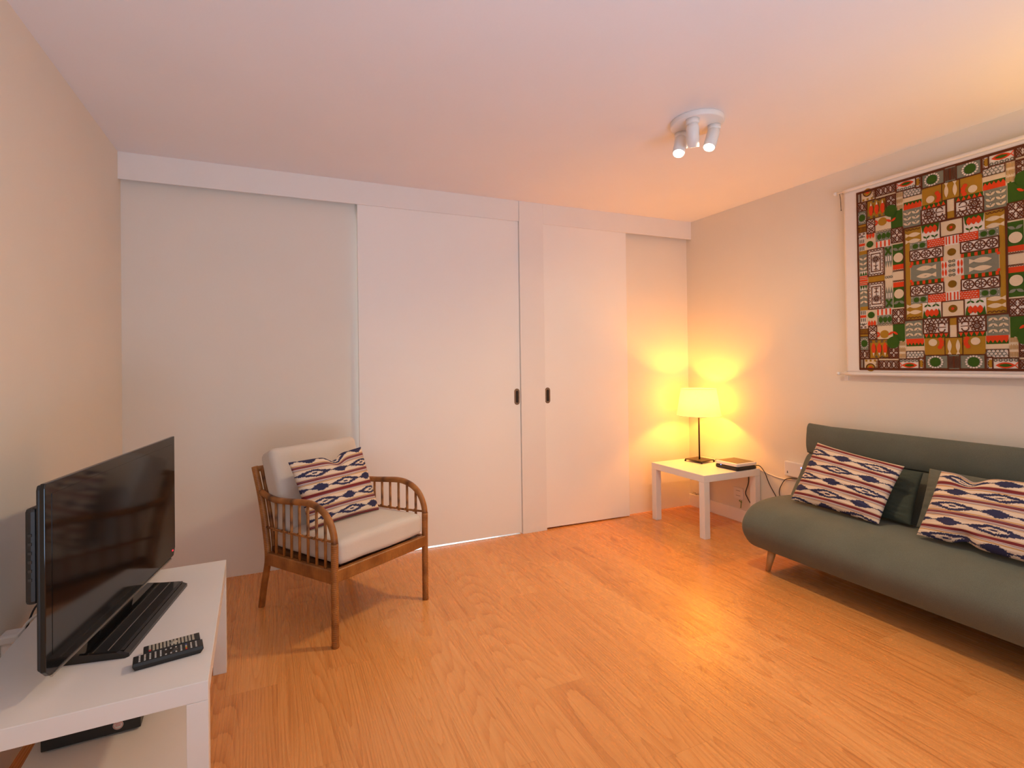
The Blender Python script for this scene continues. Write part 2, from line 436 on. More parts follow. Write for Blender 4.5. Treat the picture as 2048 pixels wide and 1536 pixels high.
# stand: sloped glossy foot with a flat front band, and a short neck
def foot():
    b2 = bmesh.new()
    prof = [(-.075, .004), (-.075, .012), (-.02, .026), (.03, .022), (.088, .020), (.112, .010), (.112, .0005), (-.07, .0005)]
    secs = []
    for yy, k in ((-.245, .93), (-.238, 1), (.238, 1), (.245, .93)):
        secs.append([Vector((p[0] * k, yy, max(.0005, p[1] * (k if p[1] > .001 else 1)))) for p in prof])
    R = [[b2.verts.new(p) for p in s_] for s_ in secs]; n = len(prof)
    for i in range(3):
        for k in range(n): b2.faces.new((R[i][k], R[i][(k + 1) % n], R[i + 1][(k + 1) % n], R[i + 1][k]))
    b2.faces.new(R[0]); b2.faces.new(R[-1][::-1]); return b2
obj('stand_foot', foot(), M['gloss'], tv)
obj('foot_band', prism_yz([(-.236, .0), (.236, .0), (.236, .001), (-.236, .001)], 0, .01), M['darkgrey'], tv).location = (.0885, 0, .0196)
bm = bmesh.new(); box(bm, .056, .0585, -.232, .232, .0203, .0217)
obj('foot_line', bm, M['silver'], tv)
obj('stand_neck', B(-.045, -.014, -.11, .11, .02, .13), M['black'], tv, bevel=.004)

# ---------------------------------------------------------------- remote controls
def remote(label, loc, rz, L, W, Ht, style):
    r = thing('remote_control', label, 'remote control', loc, rz, 'remote controls on the television table')
    obj('body', prism_body(L, W, Ht), M['black'], r, bevel=.0015)
    b2 = bmesh.new(); z = Ht
    rows, cols = (13, 4) if style == 0 else (12, 4)
    for i in range(rows):
        for j in range(cols):
            x = -L / 2 + .016 + i * (L - .034) / (rows - 1); y = -W / 2 + .009 + j * (W - .018) / (cols - 1)
            if style == 0 and i in (6, 7) and j in (1, 2): continue
            big = style == 0
            mi = 1 if not big else 2
            if style == 1:
                if i == 9: mi = (3, 4, 1, 5)[j]
                elif i in (5, 6, 7) and j in (1, 2): continue
            if style == 0 and i == 0 and j == 0: mi = 3
            hx, hy = (.0027, .0038) if big else (.0020, .0024)
            box(b2, x - hx, x + hx, y - hy, y + hy, z - .001, z + .0012, mi)
    lathe(b2, [(0, .001), (.010, .001), (.010, -.001)], seg=16, origin=Vector((-L / 2 + .016 + 6.5 * (L - .034) / (rows - 1), 0, z)), mi=2 if style == 0 else 0)
    obj('keypad', b2, [M['darkgrey'], M['keyw'], M['keyg'], M['keyr'], M['keyy'], M['keyb']], r)
    return r
def prism_body(L, W, Ht):
    b2 = bmesh.new()
    lo = [(-L / 2 + .006, -W / 2 + .004), (L / 2 - .008, -W / 2 + .004), (L / 2 - .002, W / 2 - .004), (-L / 2 + .006, W / 2 - .004)]
    hi = [(-L / 2, -W / 2), (L / 2, -W / 2), (L / 2, W / 2), (-L / 2, W / 2)]
    A = [b2.verts.new((*p, 0)) for p in lo]; C_ = [b2.verts.new((*p, Ht * .6)) for p in hi]; D_ = [b2.verts.new((p[0] * .985, p[1] * .96, Ht)) for p in hi]
    for P_, Q in ((A, C_), (C_, D_)):
        for k in range(4): b2.faces.new((P_[k], P_[(k + 1) % 4], Q[(k + 1) % 4], Q[k]))
    b2.faces.new(A[::-1]); b2.faces.new(D_); return b2
remote('slimmer black remote control with small white, red and yellow keys, nearer the table front', (-.279, 1.700, .45), rad(10), .168, .046, .021, 1)
remote('black remote control packed with large pale keys, nearer the television foot', (-.279, 1.7525, .45), rad(10.5), .140, .046, .019, 0)

# ---------------------------------------------------------------- set-top box on the shelf
sb = thing('set_top_box', 'black set-top box with a round sticker on the shelf under the television', 'set-top box', (-.517, 2.03, .1405), rad(2))
obj('case', B(-.125, .12, -.105, .10, .005, .05), M['black'], sb, bevel=.002)
for q in ((-.1, -.085), (.1, -.085), (-.1, .085), (.1, .085)):
    bm = bmesh.new(); lathe(bm, [(0, 0), (.009, 0), (.009, .0055), (0, .0055)], seg=12, origin=Vector((q[0], q[1], 0))); obj('rubber_foot', bm, M['darkgrey'], sb)
bm = bmesh.new(); o_ = Vector((.062, -.105, .029))
lathe(bm, [(0, .0012), (.0135, .0012), (.0135, 0)], seg=24, axis=(0, -1, 0), origin=o_)
for k in range(24):
    a0, a1 = 2 * PI * k / 24, 2 * PI * (k + .8) / 24
    vs = [bm.verts.new(o_ + Vector((r_ * math.cos(a), -.0016, r_ * math.sin(a)))) for r_, a in ((.0108, a0), (.0122, a0), (.0122, a1), (.0108, a1))]
    bm.faces.new(vs).material_index = 1
for z_ in (-.003, .001, .005):
    w_ = .007
    vs = [bm.verts.new(o_ + Vector((x, -.0016, z))) for x, z in ((-w_, z_), (w_, z_ + .001), (w_, z_ + .0026), (-w_, z_ + .0016))]
    bm.faces.new(vs).material_index = 1
obj('sticker', bm, [M['sticker'], M['stickred']], sb)

# ---------------------------------------------------------------- wall socket, adapter and cables by the television
ad = thing('power_adapter', 'white power adapter plugged into the wall behind the television table', 'adapter', (XL, 2.105, .36))
obj('adapter_case', B(.0, .045, -.03, .035, .0, .055), M['white'], ad, bevel=.006)
obj('plug_body', B(.0, .05, -.045, .01, .058, .085), M['white'], ad, bevel=.006)
tag(obj('white_cable', T([(XL + .04, 2.09, .43), (XL + .05, 2.15, .452), (-.70, 2.22, .458), (-.66, 2.25, .4555), (-.62, 2.27, .4555), (-.585, 2.22, .4555)], .0042), M['whitewire'], loc=(XL + .04, 2.09, .43)),
    'white cable curving from the wall adapter to behind the television', 'cable')
tag(obj('black_cable', T([(XL + .006, 2.16, .32), (XL + .02, 2.2, .40), (-.752, 2.25, .462), (-.70, 2.30, .480), (-.62, 2.25, .505), (-.548, 2.18, .55)], .003), M['blackwire'], loc=(XL + .006, 2.16, .32)),
    'thin black cable rising over the table edge to the back of the television', 'cable')

# ---------------------------------------------------------------- ikat weave
CREAM = (.72, .60, .48); NAVY = (.040, .040, .092); MAROON = (.19, .032, .036); GOLD = (.50, .25, .045); MAUVE = (.26, .17, .20); PALE = (.74, .66, .60)
def hsh(i, k=0.0):
    v = math.sin(i * 127.1 + k * 311.7) * 43758.5453
    return v - math.floor(v)
def ikat(s, t, rows=4.6, ph=.1, per=.62, sh=.0):
    """s across, t up; returns linear colour of a cloth woven in rows of lozenges between stripe groups"""
    s += .0035 * noise.noise(Vector((s * 6, t * 5, ph * 9)))
    r = t * rows + ph
    row = math.floor(r); f = r - row
    if f > .58:                      # stripe group
        g = (f - .58) / .42
        for lim, c_ in ((.08, GOLD), (.14, CREAM), (.24, MAUVE), (.30, PALE), (.37, MAUVE), (.42, PALE), (.66, MAROON), (.70, MAUVE), (.84, MAROON), (.90, CREAM), (.98, GOLD)):
            if g < lim: return c_
        return CREAM
    v = (f - .29) / .28              # -1..1 inside the lozenge row
    u = s / per + (.5 if row % 2 else 0) + sh
    jag = (hsh(math.floor(t * 150), 3.3) - .5) * .045
    du = (u - math.floor(u)) - .5 + jag
    jv = (hsh(math.floor(s * 130), 1.7) - .5) * .30
    # hollow lozenge with an eye in the middle, solid lozenge half a repeat on
    a = abs(du) / .335 + abs(v + jv * .6) / 1.12
    if a < 1 and abs(v + jv * .5) < .93:
        if abs(du) < .042 and abs(v) < .17: return NAVY
        return NAVY if a > .50 - .12 * abs(jv) else CREAM
    d2 = .5 - abs(du)
    b = d2 / .175 + abs(v + jv * .6) / 1.08
    if b < 1 and abs(v + jv * .5) < .88: return NAVY
    if abs(v + jv * .4) < .09 and d2 < .21: return NAVY
    return CREAM

def pillow(name, label, group, TL, TR, BR, BL, thick, m, weave=None, n=120, pull=.05, dent=None, wrinkle=.0, seed=0, up=None, flat=.0):
    TL, TR, BR, BL = map(Vector, (TL, TR, BR, BL))
    nrm = (TR - TL + BR - BL).cross(TL - BL + TR - BR).normalized()
    cen = (TL + TR + BR + BL) / 4
    bm = bmesh.new(); cl = bm.verts.layers.float_color.new('weave') if weave else None
    grid = {}
    for side in (1, -1):
        for i in range(n + 1):
            for j in range(n + 1):
                edge = i in (0, n) or j in (0, n)
                if side == -1 and edge: grid[(-1, i, j)] = grid[(1, i, j)]; continue
                s, t = i / n, j / n
                s2 = .5 + (s - .5) * (1 - pull * 4 * t * (1 - t)); t2 = .5 + (t - .5) * (1 - pull * 4 * s * (1 - s))
                p = (BL * (1 - s2) + BR * s2) * (1 - t2) + (TL * (1 - s2) + TR * s2) * t2
                e = (1 - (2 * s - 1) ** 2) * (1 - (2 * t - 1) ** 2)
                h = thick * (e ** .42)
                if dent:
                    for (ds, dt, dr, dh, dd) in dent:
                        q = math.exp(-(((s - ds) / dr) ** 2 + ((t - dt) / (dr * 1.6)) ** 2))
                        h *= 1 - dh * q; p = p + (TL - BL + TR - BR).normalized() * (-dd * q)
                if wrinkle:
                    h += wrinkle * min(1, e * 4) * noise.noise(Vector((s * 5 + seed, t * 9 + seed, seed))) \
                         + wrinkle * .6 * min(1, e * 6) * (1 - abs(noise.noise(Vector((s * 4 + 3 * seed, t * 14, seed * 2)))) * 2)
                v = bm.verts.new(p + nrm * side * h * (1 if side == 1 else .55) - cen)
                if cl: v[cl] = (*weave(s, t), 1)
                grid[(side, i, j)] = v
    for side in (1, -1):
        for i in range(n):
            for j in range(n):
                q = [grid[(side, i, j)], grid[(side, i + 1, j)], grid[(side, i + 1, j + 1)], grid[(side, i, j + 1)]]
                f = bm.faces.new(q if side == 1 else q[::-1]); f.smooth = True
    o = obj(name, bm, m); o.location = cen
    return tag(o, label, 'pillow', group)

# ---------------------------------------------------------------- sofa
sofa = thing('sofa', 'sage green fabric sofa with tapered wooden legs, under the wall hanging', 'sofa', (2.95, 1.36, 0))
def extr(prof, ys):
    """prof: closed XZ outline; ys: (y, inset, dz) sections; local to the sofa's origin"""
    P = smooth_path([(p[0], 0, p[1]) for p in prof + [prof[0]]], 4)[:-1]
    cx = sum(p.x for p in P) / len(P); cz = sum(p.z for p in P) / len(P)
    secs = []
    for y, k, dz in ys:
        out = []
        for p in P:
            dv = Vector((p.x - cx, 0, p.z - cz)); L_ = dv.length
            dv = dv * max(0, (L_ - k)) / L_ if L_ > 0 else dv
            out.append(Vector((cx + dv.x - 2.95, y - 1.36, cz + dv.z + (dz if p.z > cz + .1 else 0))))
        secs.append(out)
    return loft(secs)
def ends(y0, y1, r, dz=0):
    mid = [(y0 + (y1 - y0) * k / 14, 0, 0) for k in range(1, 14)]
    a = [(y0, r, 0), (y0 + r * .25, r * .45, 0), (y0 + r * .8, r * .08, 0), (y0 + r * 1.4, 0, 0)]
    b_ = [(y1 - r * 1.4, 0, 0), (y1 - r * .8, r * .08, dz * .4), (y1 - r * .25, r * .45, dz), (y1, r, dz)]
    return a + mid + b_
seatp = [(3.12, .395), (3.0, .402), (2.86, .405), (2.74, .392), (2.665, .362), (2.615, .310), (2.598, .262), (2.612, .205), (2.655, .150), (2.715, .117), (2.80, .105), (2.95, .10), (3.12, .10)]
obj('seat', extr(seatp, ends(.40, 2.305, .022)), M['sofa'], sofa)
backp = [(3.015, .34), (3.035, .40), (3.085, .48), (3.135, .555), (3.178, .62), (3.205, .648), (3.245, .655), (3.275, .62), (3.285, .50), (3.27, .36), (3.20, .28), (3.08, .27)]
obj('backrest', extr(backp, ends(.405, 2.300, .016)), M['sofa'], sofa)
headp = [(3.198, .655), (3.188, .70), (3.190, .76), (3.200, .806), (3.214, .826), (3.226, .834), (3.242, .833), (3.268, .815), (3.285, .77), (3.29, .70), (3.28, .655), (3.24, .642)]
bm = extr(headp, ends(.42, 2.298, .004, .0))
for v in bm.verts:                      # piped top corners stand up as small pointed ears
    for ye in (.42, 2.298):
        k = math.exp(-((v.co.y + 1.36 - ye) / .022) ** 2) * max(0, (v.co.z - .79) / .045)
        v.co.z += .009 * k; v.co.x -= .004 * k; v.co.y += (.004 if ye > 1 else -.004) * k
obj('headrest', bm, M['sofa'], sofa)
for fx, fy in ((2.706, 2.205), (2.706, .515), (3.20, 2.205), (3.20, .515)):
    sgn = 1 if fy > 1 else -1; sx = -1 if fx < 2.9 else 1
    bm = T([(fx - 2.95, fy - 1.36, 0), (fx - 2.95 - sx * .022, fy - 1.36 - sgn * .016, .125)], .0135, r2=.024, sm=0, seg=16)
    obj('leg', bm, M['legwood'], sofa)
GP = 'throw pillows'
w1 = lambda s, t: ikat(s, t, 4.75, .30, .74, .405)
pillow('throw_pillow', 'striped ikat throw pillow at the sofa end nearest the lamp table', GP, (3.025, 2.105, .757), (2.985, 1.615, .705), (2.84, 1.66, .412), (2.85, 2.155, .420), .060, M['ikat'], w1, 190, .045, wrinkle=.006, seed=3)
w2 = lambda s, t: ikat(s, t, 4.6, .15, .70, .16)
pillow('throw_pillow', 'striped ikat throw pillow on the sofa cut off by the photo edge, top folded in', GP, (2.985, 1.455, .712), (2.96, .985, .735), (2.80, .96, .425), (2.815, 1.478, .419), .066, M['ikat'], w2, 190, .04,
       dent=[(.30, .97, .10, .35, .030), (.37, .03, .07, .5, -.020)], wrinkle=.006, seed=5)
pillow('throw_pillow', 'plain dark green throw pillow leaning between the two ikat pillows on the sofa', GP, (3.125, 2.02, .668), (3.105, 1.592, .668), (2.945, 1.568, .418), (2.955, 1.99, .418), .045, M['pgreen'], None, 60, .03, wrinkle=.012, seed=8)
pillow('throw_pillow', 'plain green throw pillow tucked behind the ikat pillow at the photo edge', GP, (3.095, 1.560, .695), (3.09, 1.10, .69), (2.935, 1.08, .418), (2.94, 1.545, .418), .050, M['sofa'], None, 60, .03, wrinkle=.006, seed=9)

# ---------------------------------------------------------------- rattan armchair (x = across the front, y = towards the back)
CH = (.241, 2.42, 0); CR = rad(30.3)
ch = thing('armchair', 'rattan armchair with open spindle arms and cream cushions before the sliding door', 'armchair', CH, CR)
WD = .575
rt, rdm = M['rattan'], M['rod']
for x in (0, WD):
    s_ = 1 if x == 0 else -1
    obj('front_leg', T([(x, 0, 0), (x, 0, .15), (x, 0, .30), (x, -.002, .465)], .0165, seg=14, sm=8), rt, ch)
    obj('rear_leg', T([(x + .018 * s_, .652, 0), (x + .006 * s_, .60, .14), (x, .553, .28), (x, .572, .42), (x, .614, .58), (x, .675, .735)], .0165, seg=14, sm=8), rt, ch)
    obj('arm', T([(x, -.002, .462), (x, .004, .50), (x, .022, .540), (x, .050, .573), (x, .092, .598), (x, .15, .613), (x, .21, .615), (x, .30, .606), (x, .40, .595), (x, .48, .590), (x, .55, .597), (x, .607, .612)], .0155, seg=14, sm=5), rdm, ch)
    obj('side_band', T([(x, .012, .312), (x, .28, .297), (x, .548, .281)], .0165, seg=4, sm=4), rt, ch)
    bm = bmesh.new()
    bmo = ch.children[-1]
    for q in (.474, .404, .338, .270, .201, .133, .066):
        top = {.474: .590, .404: .595, .338: .603, .270: .609, .201: .615, .133: .610, .066: .583}[q]
        obj('spindle', T([(x, q, .30), (x, q, top)], .0068, seg=8, sm=0), rdm, ch)
    bm = bmesh.new()
    tube(bm, [(x, .560, .438), (x, .30, .448), (x, .01, .470)], .0058, seg=8, sm=5)
    for q in (.474, .404, .338, .270, .201, .133, .066):
        zz = .438 + (.47 - .438) * (.56 - q) / .55
        pts = [(x + .0105 * math.sin(a * 2), q + .018 * math.cos(a), zz + .006 * math.sin(a)) for a in [k * PI / 4 for k in range(9)]]
        tube(bm, pts, .0033, seg=6, sm=2)
    obj('lattice_rail', bm, rdm, ch)
# the flat wrapped bands of the seat frame
def band(name, p0, p1, h, th):
    p0, p1 = Vector(p0), Vector(p1); dr = (p1 - p0); L_ = dr.length; dr.normalize(); up = Vector((0, 0, 1)); sd = dr.cross(up).normalized()
    bm = bmesh.new(); uvl = bm.loops.layers.uv.verify(); n = 24; secs = []
    for i in range(n + 1):
        p = p0 + dr * (L_ * i / n)
        secs.append([bm.verts.new(p + sd * a * th + up * b_ * h) for a, b_ in ((-.5, -.42), (-.35, -.5), (.35, -.5), (.5, -.42), (.5, .42), (.35, .5), (-.35, .5), (-.5, .42))])
    for i in range(n):
        for k in range(8):
            f = bm.faces.new((secs[i][k], secs[i][(k + 1) % 8], secs[i + 1][(k + 1) % 8], secs[i + 1][k]))
            for lp, ii in zip(f.loops, (i, i, i + 1, i + 1)): lp[uvl].uv = (k / 8, L_ * ii / n)
    bm.faces.new(secs[0]); bm.faces.new(secs[-1][::-1])
    return obj(name, bm, rt, ch)
for o in [c_ for c_ in ch.children if c_.name.startswith('side_band')]: bpy.data.objects.remove(o)
for x in (0, WD): band('side_band', (x, .0, .313), (x, .553, .281), .062, .026)
band('front_apron', (.0, -.001, .318), (WD, -.001, .318), .056, .026)
band('rear_apron', (.0, .552, .281), (WD, .552, .281), .055, .026)
obj('back_rail', T([(0, .671, .722), (WD, .671, .722)], .0145, sm=0, seg=12), rt, ch)
for k in range(7):
    x = .07 + k * (WD - .14) / 6
    obj('back_spindle', T([(x, .555, .29), (x, .585, .44), (x, .621, .58), (x, .668, .718)], .0068, seg=8), rdm, ch)
for x in (.032, WD - .032):
    obj('back_stile', T([(x, .548, .285), (x, .566, .42), (x, .605, .57), (x, .660, .722)], .010, seg=10), rdm, ch)
bm = bmesh.new()
for k in range(9):
    box(bm, .014 + k * .061, .0735 + k * .061, .012, .542, .318, .338)
obj('seat_slats', bm, rdm, ch)
sc_ = obj('seat_cushion', rounded_box(.270, .266, .0565, .030, 16, .008, .003, 2), M['cream'], ch)
sc_.location = (WD / 2 + .002, .262, .4005); sc_.rotation_euler = (rad(-1.8), 0, 0)
bc = obj('back_cushion', rounded_box(.268, .222, .066, .034, 16, .014, .004, 4), M['cream'], ch)
bc.location = (WD / 2 - .012, .512, .618); bc.rotation_euler = (rad(68), 0, 0)
# pillow on the chair
def cw(u_, v_, z_):
    return Vector(CH) + Vector((u_ * math.cos(CR) - v_ * math.sin(CR), u_ * math.sin(CR) + v_ * math.cos(CR), z_))
w3 = lambda s, t: ikat(s, t, 4.6, .75, .69, .20)
pillow('throw_pillow', 'striped ikat throw pillow on the rattan armchair, one corner pointing up', GP, cw(.000, .362, .790), cw(.452, .372, .803), cw(.480, .255, .462), cw(.050, .262, .462), .058, M['ikat'], w3, 190, .05,
       dent=[(.55, .98, .10, .3, .030)], wrinkle=.006, seed=11)

# ---------------------------------------------------------------- table lamp
LX, LY, TZ = 3.135, 3.165, .45
lamp = thing('table_lamp', 'lit table lamp with a cream shade and thin dark stem on the side table', 'lamp', (LX, LY, TZ), rad(8))
bm = bmesh.new(); box(bm, -.078, .078, -.078, .078, .014, .021)
obj('base', bm, M['metalblack'], lamp, bevel=.001)
bm = bmesh.new(); 
for q in ((-.078, -.078), (.078, -.078), (-.078, .078), (.078, .078)):
    bm = bmesh.new(); lathe(bm, [(0, 0), (.006, .001), (.008, .007), (.006, .013), (0, .0145)], seg=12, origin=Vector((q[0] * .97, q[1] * .97, 0))); obj('foot', bm, M['metalblack'], lamp)
obj('stem', T([(0, 0, .02), (0, 0, .49)], .0062, sm=0, seg=12), M['metalblack'], lamp)
bm = bmesh.new(); lathe(bm, [(.168, .372), (.1335, .585)], seg=64)
obj('lamp_shade', bm, M['shade'], lamp)
for r_, z_ in ((.1682, .3725), (.1337, .5845)):
    obj('shade_ring', T([(r_ * math.cos(2 * PI * k / 48), r_ * math.sin(2 * PI * k / 48), z_) for k in range(49)], .0022, seg=6, sm=0, cap=False), M['white'], lamp)
for a in (0, 2 * PI / 3, 4 * PI / 3):
    obj('shade_spoke', T([(.012 * math.cos(a), .012 * math.sin(a), .43), (.163 * math.cos(a), .163 * math.sin(a), .40)], .0015, seg=5, sm=0), M['white'], lamp)
bm = bmesh.new(); lathe(bm, [(0, .40), (.016, .402), (.018, .44), (.014, .455), (0, .456)], seg=16); obj('bulb_holder', bm, M['white'], lamp)
tag(obj('lamp_cord', T([(3.238, 3.106, .4545), (3.256, 3.122, .460), (3.274, 3.10, .464), (3.292, 3.04, .4545), (3.300, 2.975, .4545)], .0026), M['blackwire'], loc=(3.238, 3.106, .4545)),
    'black lamp cord arching from the lamp base to the back of the router box', 'cord')

# ---------------------------------------------------------------- boxy router on the side table
rb = thing('router_box', 'square white and black router box with dark lid on the side table', 'router', (3.192, 2.862, .45), rad(2))
obj('lower_case', rounded_box(.100, .100, .0145, .007, 6), M['black'], rb).location = (0, 0, .0145)
obj('upper_case', rounded_box(.102, .102, .0130, .007, 6), M['white'], rb).location = (0, 0, .042)
obj('lid_panel', B(-.088, .088, -.088, .088, .0540, .0562), M['olive'], rb, bevel=.001)
obj('status_light', B(-.1035, -.1005, .045, .05, .024, .0275), M['led'], rb)
tag(obj('router_cable', T([(3.296, 2.775, .474), (3.315, 2.755, .472), (3.323, 2.72, .43), (3.322, 2.68, .35), (3.322, 2.62, .262), (3.322, 2.575, .18), (3.318, 2.56, .06), (3.31, 2.5, .004)], .0028), M['blackwire'], loc=(3.296, 2.775, .474)),
    'black cord hanging from the router box on the table down behind the sofa', 'cord')

# ---------------------------------------------------------------- things on the right wall
wf = thing('wall_router', 'small white plug-in unit with a blue light on the wall by the sofa', 'network device', (XR, 2.475, .445))
obj('case', B(-.030, 0, -.075, .073, .0, .102), M['white'], wf, bevel=.005)
obj('status_light', B(-.0315, -.029, -.061, -.053, .070, .078), M['led'], wf)
bm = bmesh.new(); lathe(bm, [(0, .0012), (.004, .0012), (.004, 0)], seg=14, axis=(-1, 0, 0), origin=Vector((-.0298, .048, .026)))
box(bm, -.0312, -.0298, .0465, .0495, .030, .037)
obj('printed_mark', bm, M['black'], wf)
tag(obj('wall_unit_cable', T([(XR - .012, 2.425, .452), (XR - .014, 2.46, .437), (XR - .012, 2.50, .432), (XR - .012, 2.555, .410), (XR - .013, 2.595, .345), (XR - .013, 2.602, .295), (XR - .014, 2.575, .24), (XR - .016, 2.55, .15), (XR - .02, 2.52, .05)], .0026), M['blackwire'], loc=(XR - .012, 2.425, .452)),
    'black cord looping from under the white wall unit down behind the sofa', 'cord')
tag(obj('white_wire', T([(XR - .004, 2.775, .443), (XR - .004, 2.70, .424), (XR - .004, 2.645, .4155), (XR - .004, 2.59, .411), (XR - .004, 2.53, .414), (XR - .004, 2.42, .425)], .0032), M['whitewire'], loc=(XR - .004, 2.775, .443)),
    'thin white wire running along the wall from the side table to the wall unit', 'cable')
sk = thing('wall_socket', 'white wall socket low on the wall behind the side table', 'socket', (XR, 2.965, .22))
obj('faceplate', B(-.009, 0, -.045, .045, -.045, .045), M['white'], sk, bevel=.003)
for z_ in (-.018, .02): obj('slot', B(-.0098, -.0088, -.02, .02, z_ - .0012, z_ + .0012), M['darkgrey'], sk)
tag(obj('hanging_cable', T([(XR - .0045, 2.872, .392), (XR - .0045, 2.870, .33), (XR - .0045, 2.888, .275), (XR - .0045, 2.90, .235), (XR - .0045, 2.885, .205), (XR - .0045, 2.85, .16), (XR - .0045, 2.80, .125), (XR - .0045, 2.74, .115), (XR - .014, 2.70, .108)], .0028), M['blackwire'], loc=(XR - .0045, 2.872, .392)),
    'black cord hanging under the side table edge beside the wall socket', 'cord')
bm = bmesh.new()
tube(bm, [(XR - .010, 2.935, .170), (XR - .016, 2.932, .145), (XR - .014, 2.938, .112)], .0032, seg=6)
tube(bm, [(XR - .010, 2.945, .172), (XR - .016, 2.948, .165), (XR - .016, 2.925, .158)], .0028, seg=6)
tag(obj('green_wire', bm, M['greenwire'], loc=(XR - .010, 2.935, .170)), 'short green and yellow wire ends hanging below the wall socket', 'wire')
# flaked paint above the skirting in the corner: ragged lumps standing a millimetre off the wall
bm = bmesh.new(); rnd = random.Random(4)
for k in range(26):
    y = 3.455 - k * .0048 - rnd.random() * .003; z = .112 + rnd.uniform(-.007, .009)
    r_ = rnd.uniform(.0025, .0055)
    lathe(bm, [(r_, 0), (r_ * .8, .0018), (0, .0024)], seg=7, axis=(-1, 0, 0), origin=Vector((0, y - 3.36, z)))
fl = obj('paint_chips', bm, M['flake'], wr); fl.location = (XR, 3.36, 0)

# ---------------------------------------------------------------- ceiling spotlight
CXs, CYs = 1.950, 1.950
sp = thing('ceiling_spotlight', 'white round ceiling fixture with three lit swivelling spot heads', 'ceiling light', (CXs, CYs, H))
bm = bmesh.new(); lathe(bm, [(0, 0), (.125, 0), (.126, -.004), (.126, -.022), (.122, -.027), (0, -.027)], seg=64)
obj('ceiling_plate', bm, M['white'], sp)
heads = [((1.937, 2.046), (-.411, -.263, -.873), .127), ((1.877, 1.905), (.25, .26, -.93), .118), ((2.026, 1.914), (-.444, -.125, -.887), .127)]
spots = []
for (bx, by), a, L_ in heads:
    a = Vector(a).normalized(); o0 = Vector((bx - CXs, by - CYs, -.027))
    bm = bmesh.new(); lathe(bm, [(0, 0), (.031, 0), (.031, -.020), (.029, -.024), (0, -.024)], seg=32, origin=o0)
    col_ = obj('swivel_collar', bm, M['white'], sp)
    bm = bmesh.new(); p0 = o0 + Vector((0, 0, -.022)); st = p0 - Vector(a) * .012
    lathe(bm, [(0, .004), (.020, .006), (.0295, .026), (.0295, L_), (.027, L_ + .001), (.0262, L_ - .004), (.0255, L_ - .012)], seg=32, axis=a, origin=st)
    hd = obj('spot_head', bm, M['white'], sp)
    bm = bmesh.new(); lathe(bm, [(0, L_ - .009), (.0258, L_ - .009)], seg=32, axis=a, origin=st)
    obj('lens', bm, M['lens'], hd)
    spots.append((Vector((CXs, CYs, H)) + st + a * (L_ + .004), a))

# ---------------------------------------------------------------- wall hanging
YL, YC, ZT, ZB = 2.013, 1.539, 2.278, 1.195
UW = 51.2
XH = XR - .042
def wave(y, z):
    k = (z - 1.17) / 1.14
    damp = .35 + .65 * math.sin(PI * min(1, max(0, k)))
    g = 1 / (1 + math.exp(-(1.75 - y) * 14))      # folds only in the half away from the corner
    return damp * g * (.0020 * math.sin((y - .1 * z) * 34) +   .0007 * math.sin(y * 61 + 1.3))
def P3(u, v, lay=0):
    y = YL - u / UW * (YL - YC); z = ZT - v / 100 * (ZT - ZB)
    return Vector((XH - wave(y, z) - .0008 - lay * .0009, y, z))
hang = thing('wall_hanging', 'colourful patchwork-print fabric hanging on thin rods above the sofa', 'wall hanging', (XR, YC, 1.165))
HO = Vector((XR, YC, 1.165))
# plain cloth: a sheet with a thickness, wrapped round both rods
bm = bmesh.new(); ny, nz_ = 90, 60; y0_, y1_ = 2.095, 2 * YC - 2.095; z0_, z1_ = 1.178, 2.306
gf, gb = [], []
for i in range(ny + 1):
    rf, rb_ = [], []
    for j in range(nz_ + 1):
        y = y0_ + (y1_ - y0_) * i / ny; z = z0_ + (z1_ - z0_) * j / nz_
        x = XH - wave(y, z)
        rf.append(bm.verts.new(Vector((x, y, z)) - HO)); rb_.append(bm.verts.new(Vector((x + .0012, y, z)) - HO))
    gf.append(rf); gb.append(rb_)
for i in range(ny):
    for j in range(nz_):
        bm.faces.new((gf[i][j], gf[i + 1][j], gf[i + 1][j + 1], gf[i][j + 1])).smooth = True
        bm.faces.new((gb[i][j], gb[i][j + 1], gb[i + 1][j + 1], gb[i + 1][j])).smooth = True
for i in range(ny):
    for j in (0, nz_): bm.faces.new((gf[i][j], gf[i + 1][j], gb[i + 1][j], gb[i][j]))
for j in range(nz_):
    for i in (0, ny): bm.faces.new((gf[i][j], gf[i][j + 1], gb[i][j + 1], gb[i][j]))
obj('cloth', bm, M['cloth'], hang)
for z_, nm in ((1.170, 'lower_hem'), (2.312, 'upper_hem')):
    bm = bmesh.new(); tube(bm, [(XH, y0_, z_), (XH + .0005, YC, z_ - .001), (XH, y1_, z_)], .0105, seg=14, sm=10)
    bmesh.ops.translate(bm, verts=bm.verts[:], vec=-HO); obj(nm, bm, M['cloth'], hang)
for z_ in (1.170, 2.312):
    bm = bmesh.new(); tube(bm, [(XH, y0_ + .045, z_), (XH, y1_ - .045, z_)], .0055, seg=10, sm=0)
    for yy, sg in ((y0_ + .045, 1), (y1_ - .045, -1)):
        lathe(bm, [(0, -.004), (.009, -.003), (.012, .006), (.010, .014), (0, .017)], seg=14, axis=(0, sg, 0), origin=Vector((XH, yy, z_)))
    bmesh.ops.translate(bm, verts=bm.verts[:], vec=-HO)
    rd = obj('rod', bm, M['white'], hang)
    for yy in (y0_ + .028, y1_ - .028):
        bm = bmesh.new(); tube(bm, [(XH, yy, z_), (XR, yy, z_)], .006, seg=8, sm=0)
        box(bm, XR - .004, XR, yy - .012, yy + .012, z_ - .045 if z_ < 2 else z_ - .014, z_ + .014)
        bmesh.ops.translate(bm, verts=bm.verts[:], vec=-HO); obj('bracket', bm, M['white'], rd)
